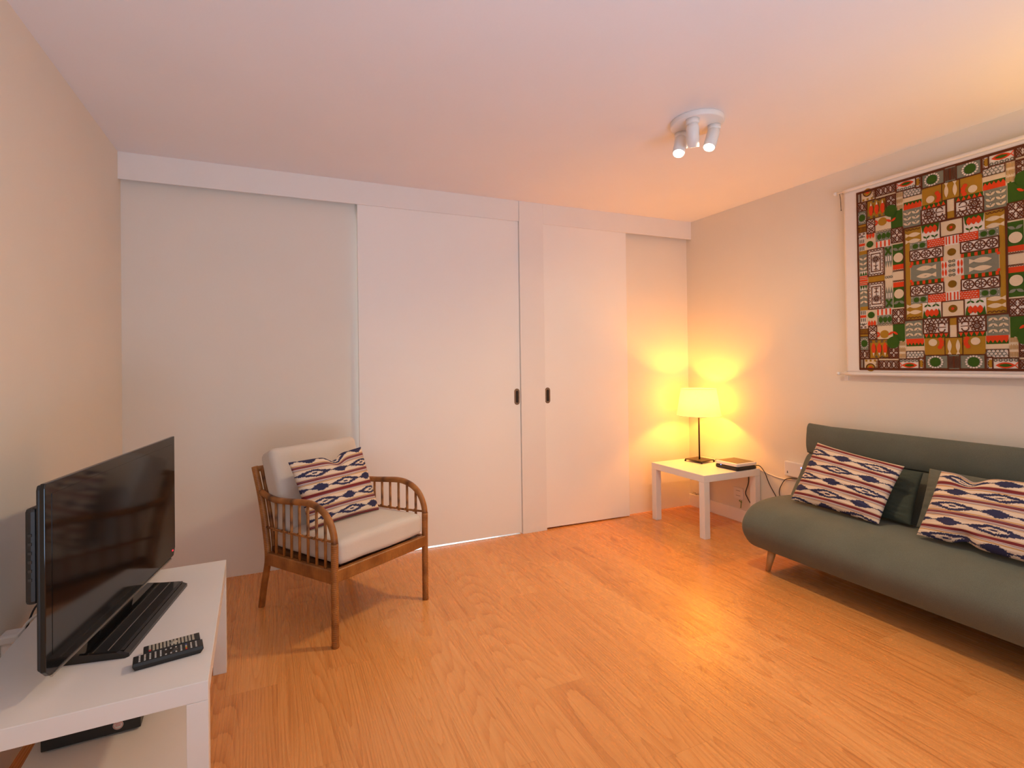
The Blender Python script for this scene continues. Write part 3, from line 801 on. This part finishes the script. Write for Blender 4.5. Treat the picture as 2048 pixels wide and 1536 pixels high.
bm = bmesh.new(); tube(bm, [(XH - .002, 2.118, 2.305), (XH - .004, 2.112, 2.27), (XH - .004, 2.109, 2.20)], .0016, seg=6); lathe(bm, [(0, 0), (.004, .003), (0, .009)], seg=8, origin=Vector((XH - .004, 2.109, 2.195)))
bmesh.ops.translate(bm, verts=bm.verts[:], vec=-HO); obj('hanging_chain', bm, M['metalblack'], hang)

# the printed panel: every motif is a patch of the one print, quartered about both axes
PC = dict(cream=(.64, .52, .36), white=(.70, .62, .55), brown=(.105, .030, .011), gold=(.36, .19, .018), green=(.040, .095, .010), red=(.62, .055, .012), grey=(.20, .205, .155), dkgrey=(.11, .115, .085), pale=(.68, .57, .42))
PI_ = {k: i for i, k in enumerate(PC)}
pm = [fabric_mat('print_' + k, c_, .06, sheen=0) for k, c_ in PC.items()]
pb = bmesh.new()
QUAD = [(1, 1), (-1, 1), (1, -1), (-1, -1)]
def mp(u, v, q, lay):
    return P3(u if q[0] == 1 else 2 * UW - u, v if q[1] == 1 else 100 - v, lay) - HO
def poly(pts, c_, lay):
    for q in QUAD:
        vs = [pb.verts.new(mp(u, v, q, lay)) for u, v in pts]
        f = pb.faces.new(vs); f.material_index = PI_[c_]
def rect(u0, v0, u1, v1, c_, lay=1, step=1.6):
    nu = max(1, int((u1 - u0) / step + .5)); nv = max(1, int((v1 - v0) / step / 2 + .5))
    for i in range(nu):
        for j in range(nv):
            a, b_ = u0 + (u1 - u0) * i / nu, u0 + (u1 - u0) * (i + 1) / nu; c0, c1 = v0 + (v1 - v0) * j / nv, v0 + (v1 - v0) * (j + 1) / nv
            poly([(a, c0), (b_, c0), (b_, c1), (a, c1)], c_, lay)
AS = (ZT - ZB) / 100 / ((YL - YC) / UW)     # one V unit in U units
def disc(u, v, r, c_, lay=2, n=16, rv=None, wob=0):
    rv = rv or r / AS
    poly([(u + r * (1 + wob * math.sin(5 * k + u)) * math.cos(2 * PI * k / n), v + rv * (1 + wob * math.sin(5 * k + u)) * math.sin(2 * PI * k / n)) for k in range(n)], c_, lay)
def line(pts, w, c_='brown', lay=4, close=False):
    w = w * 1.35 if c_ == 'brown' else w
    if close: pts = pts + [pts[0]]
    for (u0, v0), (u1, v1) in zip(pts[:-1], pts[1:]):
        L_ = math.hypot(u1 - u0, (v1 - v0) * AS)
        if L_ < 1e-6: continue
        n_ = max(1, int(L_ / 2.5)); nu, nv = -(v1 - v0) * AS / L_ * w / 2, (u1 - u0) / L_ * w / 2 / AS
        eu, ev = (u1 - u0) / L_ * w * .3, (v1 - v0) / L_ * w * .3
        for k in range(n_):
            a, b_ = k / n_, (k + 1) / n_
            x0, y0, x1, y1 = u0 + (u1 - u0) * a, v0 + (v1 - v0) * a, u0 + (u1 - u0) * b_, v0 + (v1 - v0) * b_
            if k == 0: x0 -= eu; y0 -= ev
            if k == n_ - 1: x1 += eu; y1 += ev
            poly([(x0 + nu, y0 + nv), (x1 + nu, y1 + nv), (x1 - nu, y1 - nv), (x0 - nu, y0 - nv)], c_, lay)
def ring(u, v, r, w, c_='brown', lay=4, n=14, a0=0, a1=2 * PI):
    line([(u + r * math.cos(a0 + (a1 - a0) * k / n), v + r / AS * math.sin(a0 + (a1 - a0) * k / n)) for k in range(n + 1)], w, c_, lay)
def frame(u0, v0, u1, v1, w=.45, c_='brown', lay=4): line([(u0, v0), (u1, v0), (u1, v1), (u0, v1)], w, c_, lay, True)
def leaf(u, v, L_, W_, ang, c_, lay=3, n=6):
    ca, sa = math.cos(ang), math.sin(ang); up_, dn = [], []
    for k in range(n + 1):
        t = k / n; w = W_ * math.sin(PI * t) ** .8 / 2
        for arr, s_ in ((up_, 1), (dn, -1)):
            x, y = t * L_, s_ * w; arr.append((u + x * ca - y * sa, v + (x * sa + y * ca) / AS))
    poly(up_ + dn[::-1][1:-1], c_, lay)
def lattice(u0, v0, u1, v1, nu, nv, bg='white', w=.42):
    rect(u0, v0, u1, v1, bg); frame(u0, v0, u1, v1)
    du, dv = (u1 - u0) / nu, (v1 - v0) / nv
    for i in range(nu):
        for j in range(nv):
            a, b_ = u0 + i * du, v0 + j * dv
            line([(a, b_), (a + du, b_ + dv)], w); line([(a, b_ + dv), (a + du, b_)], w)
            line([(a + du * .5, b_ + dv * .12), (a + du * .85, b_ + dv * .5), (a + du * .5, b_ + dv * .88), (a + du * .15, b_ + dv * .5)], w * .6, 'brown', 4, True)
def scallop(u0, u1, v, n, r, up=-1, w=.3, c_='brown'):
    for k in range(n):
        cx = u0 + (u1 - u0) * (k + .5) / n
        ring(cx, v, r, w, c_, 4, 6, 0, up * PI)
def zig(u0, u1, v0, v1, n, w=.35, c_='brown', lay=4):
    line([(u0 + (u1 - u0) * k / (2 * n), v0 if k % 2 else v1) for k in range(2 * n + 1)], w, c_, lay)
def teeth(u0, u1, vb, vt, n, c_, lay=3):
    for k in range(n):
        a, b_ = u0 + (u1 - u0) * k / n, u0 + (u1 - u0) * (k + 1) / n
        poly([(a, vb), (b_, vb), ((a + b_) / 2, vt)], c_, lay)
def vleaf(u, v, s_, c_, lay=3, up=-1):
    leaf(u, v, s_, s_ * .45, up * rad(40), c_, lay); leaf(u, v, s_, s_ * .45, up * rad(140), c_, lay)
def flower(u, v, r, ink='brown', lay=4):
    ring(u, v, r * .45, r * .12, ink, lay, 10); ring(u, v, r * .2, r * .1, ink, lay, 6)
    for k in range(8):
        a = 2 * PI * k / 8; ring(u + r * .75 * math.cos(a), v + r * .75 / AS * math.sin(a), r * .24, r * .11, ink, lay, 7)
def fish(u, v, L_, W_, c_, lay=3, dirn=1, vert=False):
    n = 8; a, b_ = [], []
    for k in range(n + 1):
        t = k / n; w = W_ / 2 * math.sin(PI * min(1, t * .93)) ** .9
        a.append((t * L_ * .8, w)); b_.append((t * L_ * .8, -w))
    body = a + [(L_, W_ * .5), (L_ * .95, 0), (L_, -W_ * .5)] + b_[::-1][:-1]
    tr = lambda x, y: (u + y, v + x * dirn / AS) if vert else (u + x * dirn, v + y / AS)
    poly([tr(x, y) for x, y in a + b_[::-1][:-1]], c_, lay)
    poly([tr(L_ * .72, 0), tr(L_, W_ * .5), tr(L_, -W_ * .5)], c_, lay)

rect(0, 0, UW, 50, 'cream', 0)
# border band along the top
rect(.4, .9, 2.4, 6, 'white'); [line([(.7 + k * .55, 1.2), (.7 + k * .55, 5.6)], .25, 'dkgrey') for k in range(4)]; frame(.4, .9, 2.4, 6)
rect(2.6, .9, 11.2, 6.2, 'cream'); disc(6.6, 1.2, 2.6, 'gold', 2, 16, 2.4 / AS); ring(6.6, 1.2, 2.6, .4, 'brown', 4, 12, 0, PI); disc(6.6, 1.0, 1.2, 'red', 3)
[rect(3.4 + 2.6 * k, 4.6, 4.6 + 2.6 * k, 5.7, 'gold', 2) for k in range(3)]; [ring(10.5, 1.6 + k * 1.5, .55, .25, n=8) for k in range(3)]; frame(2.5, .9, 11.3, 6.2)
lattice(11.9, .9, 23, 5.0, 4, 1); scallop(12, 23, 6.3, 6, .8, 1)
rect(23.4, .9, 34, 5.9, 'white'); leaf(24.6, 2.6, 8.4, 3.2, 0, 'red', 2); leaf(26.0, 2.6, 5.6, 1.7, 0, 'green', 3); line([(24.8, 2.6), (23.8, 1.5)], .4, 'red'); line([(24.8, 2.6), (23.8, 3.8)], .4, 'red')
[ring(24.4 + k * 2.1, 5.0, .68, .42, 'dkgrey', 4, 9) for k in range(5)]; frame(23.4, .9, 34, 5.9)
rect(34, .9, 36.8, 6.4, 'white'); disc(35.0, 3.4, 1.2, 'gold', 2, 14, 1.9); [ring(36.3, 1.6 + 1.3 * k, .45, .25, n=7) for k in range(4)]; frame(34, .9, 36.8, 6.4)
rect(37.2, .9, 48.4, 7.6, 'grey'); disc(42.2, 4.2, 2.6, 'green', 3, 18, 2.3, .03)
[disc(42.2 + 3.4 * math.cos(a), 4.2 + 2.8 * math.sin(a), .55, 'white', 3, 8) for a in [k * PI / 8 for k in range(16)]]; frame(37.2, .9, 48.4, 7.6)
rect(48.4, .9, UW, 7.6, 'grey'); [line([(49.1 + k * .55, 1.4), (49.1 + k * .55, 7)], .26) for k in range(5)]
# left column
lattice(.4, 6.4, 6, 10.9, 2, 1); rect(6.3, 6.4, 17.4, 16.6, 'gold')
for k in range(3):
    u = 8.6 + k * 3.4; leaf(u, 15.0, 6.8 * AS / 1.05, 2.6, -PI / 2, 'red', 3); poly([(u - .5, 9.4), (u + .5, 9.4), (u, 7.4)], 'white', 4); line([(u + 1.3, 8.5), (u + 1.5, 11), (u + 1.2, 13.4)], .25, 'brown')
for u, v in ((7.2, 15.6), (10.3, 15.7), (13.7, 15.6), (16.4, 15.5), (10.2, 7.3), (13.6, 7.2)): ring(u, v, .55, .4, 'dkgrey', 4, 8)
frame(6.3, 6.4, 17.4, 16.6, .3)
lattice(17.7, 6.4, 23, 14.9, 2, 3)
rect(.4, 10.9, 5.7, 18.6, 'grey'); disc(3.0, 14.8, 1.9, 'green', 3, 16, 1.9, .05); [disc(3.0 + 2.4 * math.cos(a), 14.8 + 2.6 * math.sin(a), .32, 'white', 3, 7) for a in [k * PI / 7 for k in range(14)]]; frame(.4, 10.9, 5.7, 18.6, .3)
rect(.4, 18.6, 5.6, 22.9, 'gold'); [line([(1.2 + k * .9, 20.2), (1.2 + k * .9, 22.4)], .3) for k in range(5)]; line([(.8, 20.1), (5.4, 20.1)], .3); frame(.4, 18.6, 5.6, 22.9, .3)
lattice(5.9, 16.8, 10.7, 24.4, 1, 2)
rect(10.8, 16.7, 20, 24, 'cream'); disc(15.2, 19.4, 2.6, 'gold', 2)
for a in (-40, 40): leaf(12.6, 19.4, 2.6, 1.3, PI + rad(a), 'red', 3)
rect(20, 14.9, 26.6, 24.4, 'green')
for a in (-28, 28): leaf(20.2, 20.6, 3.4, 1.4, -PI / 2 + rad(a) * 1.9, 'red', 4)
leaf(17.4, 19.2, 3.2, 1.3, rad(20), 'red', 4)
disc(20.2, 14.8, 3.5, 'green', 5, 22, 3.2, .04)
# top inner row
rect(23.3, 6, 27, 15.4, 'cream'); [line([(23.7 + k * .5, 6.4 + (k % 2) * .3), (23.7 + k * .5, 8.6)], .2, 'gold') for k in range(7)]; [line([(23.7 + k * .5, 9.8), (23.7 + k * .5, 11.6 + (k % 2) * .5)], .2, 'gold') for k in range(7)]; [line([(23.7 + k * .5, 13), (23.7 + k * .5, 15.1)], .2, 'gold') for k in range(7)]
rect(27.3, 6.1, 36.7, 9.9, 'white')
for r_ in range(3): [ring(28.4 + k * 1.75 + (r_ % 2) * .8, 6.6 + r_ * 1.2, 1.0, .3, 'dkgrey', 4, 6, 0, PI) for k in range(5)]
frame(27.3, 6.1, 36.7, 9.9, .3); rect(27.3, 10, 36.7, 12.4, 'cream'); rect(27.3, 12.4, 36.7, 14.5, 'green'); rect(27.3, 14.2, 36.7, 16.3, 'red', 2); teeth(27.3, 36.7, 14.3, 12.9, 5, 'red', 2)
rect(37, 7.8, 46.9, 16.4, 'gold'); disc(41.2, 14.0, 2.1, 'cream', 3)
for v_, u_ in ((11.6, 44.6), (12.8, 45.4), (14.2, 45.5), (15.5, 44.9)): disc(u_, v_, 1.15, 'red', 4 if v_ > 12 else 3, 10)
rect(47, 7.8, UW, 16.2, 'gold'); fish(49.2, 15.2, 7.4 * AS, 2.0, 'cream', 3, -1, True); frame(47, 7.8, 2 * UW - 47, 16.2, .3, 'brown', 3)
rect(36.7, 16.3, 49, 18.8, 'green', 2); teeth(36.9, 48.9, 18.7, 16.4, 5, 'red', 3)
rect(26.8, 16.4, 36.3, 25.6, 'grey')
for k in range(3):
    for u in (29.2, 33.6): vleaf(u, 19.2 + k * 2.7, 2.7, 'cream', 3); disc(u, 17.6 + k * 2.7, .26, 'white', 3, 6)
rect(36.6, 18.6, 49, 26, 'white'); flower(40.4, 21.2, 3.0)
ring(45.6, 20.4, 1.6, .4, 'brown', 4, 10, PI * .9, PI * 2); ring(45.6, 22.4, 1.6, .4, 'brown', 4, 10, 0, PI * 1.1); line([(42.8, 21.4), (47.6, 21.4)], .3)
line([(36.6, 23.4), (49, 23.4)], .35); zig(36.8, 48.8, 23.8, 25.6, 6); frame(36.6, 18.6, 49, 26, .5)
rect(49.2, 16.3, UW, 22.2, 'cream', 2); rect(49.2, 22.2, UW, 26, 'gold', 2); line([(49.3, 16.3), (49.3, 26)], .4)
# the big inner rectangle
rect(27.2, 26, UW, 50, 'cream', 1); rect(27.6, 26.4, 30.2, 50, 'gold', 2); line([(27.2, 26), (27.2, 50)], .7, 'brown', 5); line([(27.2, 26), (UW, 26)], .6, 'brown', 5)
rect(30.1, 26.4, 36.3, 34, 'gold', 2); rect(27.6, 26.4, 30.2, 34, 'gold', 2)
scallop(28.2, 35.8, 26.9, 4, .75, 1, .28); fish(36, 30.0, 8.0, 2.6, 'cream', 3, -1); fish(36, 33.2, 8.0, 2.6, 'cream', 3, -1)
rect(36.4, 26.3, 45.4, 34.2, 'white', 2); poly([(36.4, 26.3), (45.4, 26.3), (45.0, 29.6), (44.2, 31.0), (43.6, 27.8), (37.8, 28.8), (37.0, 30.5)], 'green', 3)
for k in range(3): leaf(38.9 + 2.1 * k, 30.9, 3.9 * AS, 2.5, -PI / 2, 'red', 4)
rect(37.9, 28.4, 44.2, 29.6, 'red', 4)
for u in (39, 43): vleaf(u, 33.2, 2.2, 'green', 4); line([(u, 33.2), (u, 34.2)], .25, 'green')
rect(45.9, 26.4, UW, 34, 'cream', 2); frame(45.9, 26.4, 2 * UW - 45.9, 34, .4)
disc(51.2, 30.2, 2.2, 'gold', 3); disc(51.2, 30.2, .8, 'red', 4, 10)
rect(30.2, 34.2, 39.2, 38.2, 'grey', 2); disc(33.2, 36.2, 1.5, 'green', 3); disc(36.8, 36.2, 1.5, 'green', 3); [disc(u, v, .28, 'white', 3, 6) for u in (30.9, 35, 38.6) for v in (35, 37.4)]
rect(39.2, 34.2, 47.8, 38.6, 'red', 2)
for r_ in range(4): [line([(39.9 + k * 1.3 + (r_ % 2) * .6, 35 + r_ * .95), (40.6 + k * 1.3 + (r_ % 2) * .6, 34.9 + r_ * .95)], .24, 'white') for k in range(6)]
rect(47.9, 34.2, UW, 38.8, 'white', 2); [rect(48.4 + k * 1.5, 34.4, 49.1 + k * 1.5, 38.2, 'red', 3) for k in range(2)]
rect(30.3, 38.4, 47, 43.6, 'white', 2); frame(30.3, 38.4, 47, 43.6)
for k in range(3):
    cu = 33.3 + k * 5.2; ring(cu, 41, 2.35, .42); ring(cu, 41, .6, .35, n=8)
    for a in range(7): line([(cu + .8 * math.cos(a * .9), 41 + .8 / AS * math.sin(a * .9)), (cu + 1.9 * math.cos(a * .9), 41 + 1.9 / AS * math.sin(a * .9))], .32)
rect(30.3, 43.8, 47, 45.8, 'green', 2); [rect(30.6 + k * 3.0, 44.0, 32 + k * 3.0, 45.7, 'red', 3) for k in range(6)]
rect(30.5, 45.8, 45.8, 50, 'grey', 2); disc(30.6, 46.2, .8, 'red', 3, 8)
fish(33.4, 48.1, 10.0, 2.9, 'cream', 3, 1)
rect(46, 46.2, 49.6, 50, 'white', 2); [leaf(u, 50, 3.6 * AS, 1.05, -PI / 2, 'red', 3) for u in (46.7, 48.2)]
disc(51.2, 42.2, 2.1, 'gold', 3); [ring(50.3, v, .6, .38, 'dkgrey', 4, 9) for v in (46.6, 48.7)]
# left middle
rect(.8, 23.1, 5.0, 26.6, 'white'); [ring(1.5 + k * 1.2, 23.9 + (k % 2) * 1.2, .5, .26, n=7) for k in range(3)]; [ring(1.5 + k * 1.2, 26, .7, .35, 'dkgrey', 4, 6, 0, -PI) for k in range(3)]
rect(.8, 26.7, 4.4, 33.2, 'white'); rect(.8, 29.2, 4.4, 30.6, 'red', 2); [rect(1.2 + k * 1.1, 27, 1.8 + k * 1.1, 28.9, 'dkgrey', 2) for k in range(3)]; [rect(1.2 + k * 1.1, 30.9, 1.8 + k * 1.1, 33, 'dkgrey', 2) for k in range(3)]
[leaf(6.2 + k * 1.7, 27.4, 3.5 * AS, 1.5, -PI / 2, 'red', 3) for k in range(3)]; disc(7.5, 30.4, 2.1, 'green', 3, 18)
rect(11, 24.9, 20, 29.8, 'grey'); [leaf(13.2 + k * 2.6, 29.3, 3.9 * AS, 2.5, -PI / 2, 'green', 3) for k in range(3)]; [ring(11.9 + k * 1.6, 24.6, .62, .25, 'dkgrey', 4, 8) for k in range(6)]
[disc(11.6 + k * 1.05, 25.5 + (k % 2) * .5, .2, 'white', 3, 6) for k in range(8)]; [disc(11.6 + k * 1.05, 28.8 + (k % 2) * .5, .2, 'white', 3, 6) for k in range(8)]
rect(11, 29.8, 20, 33.2, 'white'); [rect(11.2 + k * 2.4, 29.9, 12.1 + k * 2.4, 33.1, 'red', 3) for k in range(4)]
lattice(20.2, 24.7, 26.6, 32.2, 2, 2)
rect(.8, 33.3, 5.7, 35.4, 'gold')
rect(.8, 35.4, 5.7, 44.8, 'grey')
for k in range(3): leaf(3.2, 38.6 + k * 2.7, 2.9, 1.3, rad(215), 'cream', 3); leaf(3.3, 38.6 + k * 2.7, 2.6, 1.3, rad(-35), 'cream', 3)
rect(.8, 44.8, 5.7, 47.4, 'white'); teeth(1, 5.5, 47.2, 44.9, 3, 'green'); [rect(.8, 47.5 + k * 1.0, 5.8, 48.1 + k * 1.0, 'red', 3) for k in range(3)]
rect(6, 33.6, 15.8, 48.2, 'white'); frame(6, 33.6, 15.8, 48.2); frame(8.2, 36.2, 13.6, 45.8, .42)
scallop(6.4, 15.4, 34.1, 5, .8, 1); scallop(6.4, 15.4, 47.7, 5, .8, -1)
for k in range(6): ring(6.5, 36 + k * 2, .7, .28, n=6, a0=-PI / 2, a1=PI / 2); ring(15.3, 36 + k * 2, .7, .28, n=6, a0=PI / 2, a1=1.5 * PI)
flower(10.9, 39.2, 2.2); line([(10.9, 41), (10.9, 45.6)], .25); ring(9.7, 43.8, 1.3, .3, n=8, a0=-PI / 2, a1=PI / 2); ring(12.1, 43.8, 1.3, .3, n=8, a0=PI / 2, a1=1.5 * PI)
rect(6, 48.3, 15.8, 50, 'gold')
rect(16.1, 33.4, 20.3, 38.4, 'grey'); line([(16.8, 34.2), (19.6, 37.8)], 1.2, 'green', 3); line([(19.6, 34.2), (16.8, 37.8)], 1.2, 'green', 3)
rect(16.1, 38.4, 20.3, 50, 'cream'); rect(16.1, 38.5, 20.3, 41.6, 'grey', 2); [rect(16.7 + k * 1.25, 38.8, 17.4 + k * 1.25, 41.4, 'white', 3) for k in range(3)]; teeth(16.1, 20.3, 41.6, 45, 3, 'grey', 2)
[ring(16.9 + k * 1.4, 50, .62, .3, 'dkgrey', 4, 9) for k in range(3)]
rect(20.6, 33.2, 27, 44, 'green'); leaf(23.8, 36.6, 3.4, 1.7, rad(210), 'grey', 3); leaf(23.8, 36.6, 3.4, 1.7, rad(-30), 'grey', 3); disc(23.8, 40.4, 2.7, 'cream', 3, 20, 2.5)
rect(20.6, 44, 27, 46.6, 'red'); rect(20.6, 46.6, 27, 50, 'cream'); scallop(20.8, 26.8, 46.8, 6, .45, 1, .22); line([(20.6, 47.5), (27, 47.5)], .25)
# border line of the whole print
line([(.2, 50), (.2, .3)], .75, 'brown', 5); line([(.2, .35), (UW, .35)], .75, 'brown', 5)
obj('printed_panel', pb, pm, hang)

# ---------------------------------------------------------------- light
def light(name, typ, loc, energy, color, rot=None, **k):
    l = bpy.data.lights.new(name, typ); l.energy = energy; l.color = color
    for a, b_ in k.items(): setattr(l, a, b_)
    o = bpy.data.objects.new(name, l); COL.objects.link(o); o.location = loc
    if rot is not None: o.rotation_euler = rot
    return o
SPOTC = (30 * 1.14, 30 * .865, 30 * .51)
for k, (p_, a) in enumerate(spots):
    light('spot_beam', 'SPOT', p_, 1, SPOTC, a.to_track_quat('-Z', 'Y').to_euler(), spot_size=rad(150), spot_blend=1.0, shadow_soft_size=.022)
light('lamp_bulb', 'POINT', (LX, LY, TZ + .478), 1, (26 * 1.03, 26 * .345, 26 * .020), shadow_soft_size=.03)
# upward fill lamp added outside the unseen opening, standing in for daylight
light('daylight_fill', 'AREA', ((WX0 + WX1) / 2, YF - .62, .22), 1, (26 * .62, 26 * .95, 26 * 1.42), (rad(145), 0, 0), shape='RECTANGLE', size=2.4, size_y=1.0, spread=rad(118))
light('daylight_next_room', 'AREA', (1.1, 4.4, 1.0), 28, (.78, .88, 1.0), (rad(-90), 0, 0), shape='RECTANGLE', size=1.6, size_y=1.9)
# a second lamp of the room, out of the picture on the right, shining at the ceiling
light('floor_lamp_bulb', 'SPOT', (3.0, .6, 1.7), 1, (22 * .90, 22 * .475, 22 * .03), (rad(180), 0, 0), spot_size=rad(165), spot_blend=.5, shadow_soft_size=.08)
W = bpy.data.worlds.new('sky'); S.world = W; W.use_nodes = True
bg = W.node_tree.nodes['Background']; bg.inputs[0].default_value = (1.0, .985, .96, 1); bg.inputs[1].default_value = 1.1

# ---------------------------------------------------------------- camera
yaw, pitch, roll, f_px, hcam, sx, sy = .40526, .00792, -.0128, 1029.34, 1.27167, -33.911, -52.262
fwd = Vector((math.sin(yaw) * math.cos(pitch), math.cos(yaw) * math.cos(pitch), math.sin(pitch)))
right = Vector((math.cos(yaw), -math.sin(yaw), 0)); up = right.cross(fwd)
r_ = right * math.cos(roll) + up * math.sin(roll); u_ = -right * math.sin(roll) + up * math.cos(roll)
cam = bpy.data.cameras.new('camera'); co = bpy.data.objects.new('camera', cam); COL.objects.link(co)
co.matrix_world = Matrix(((r_.x, u_.x, -fwd.x, 0), (r_.y, u_.y, -fwd.y, 0), (r_.z, u_.z, -fwd.z, hcam), (0, 0, 0, 1)))
cam.sensor_width = 36; cam.lens = f_px / 2048 * 36; cam.shift_x = -sx / 2048; cam.shift_y = sy / 2048
cam.clip_start = .02
S.camera = co
S.view_settings.view_transform = 'Standard'; S.view_settings.look = 'None'; S.view_settings.gamma = 1; S.view_settings.use_curve_mapping = False
S.view_settings.exposure = 0.0
S.cycles.max_bounces = 10; S.cycles.diffuse_bounces = 8
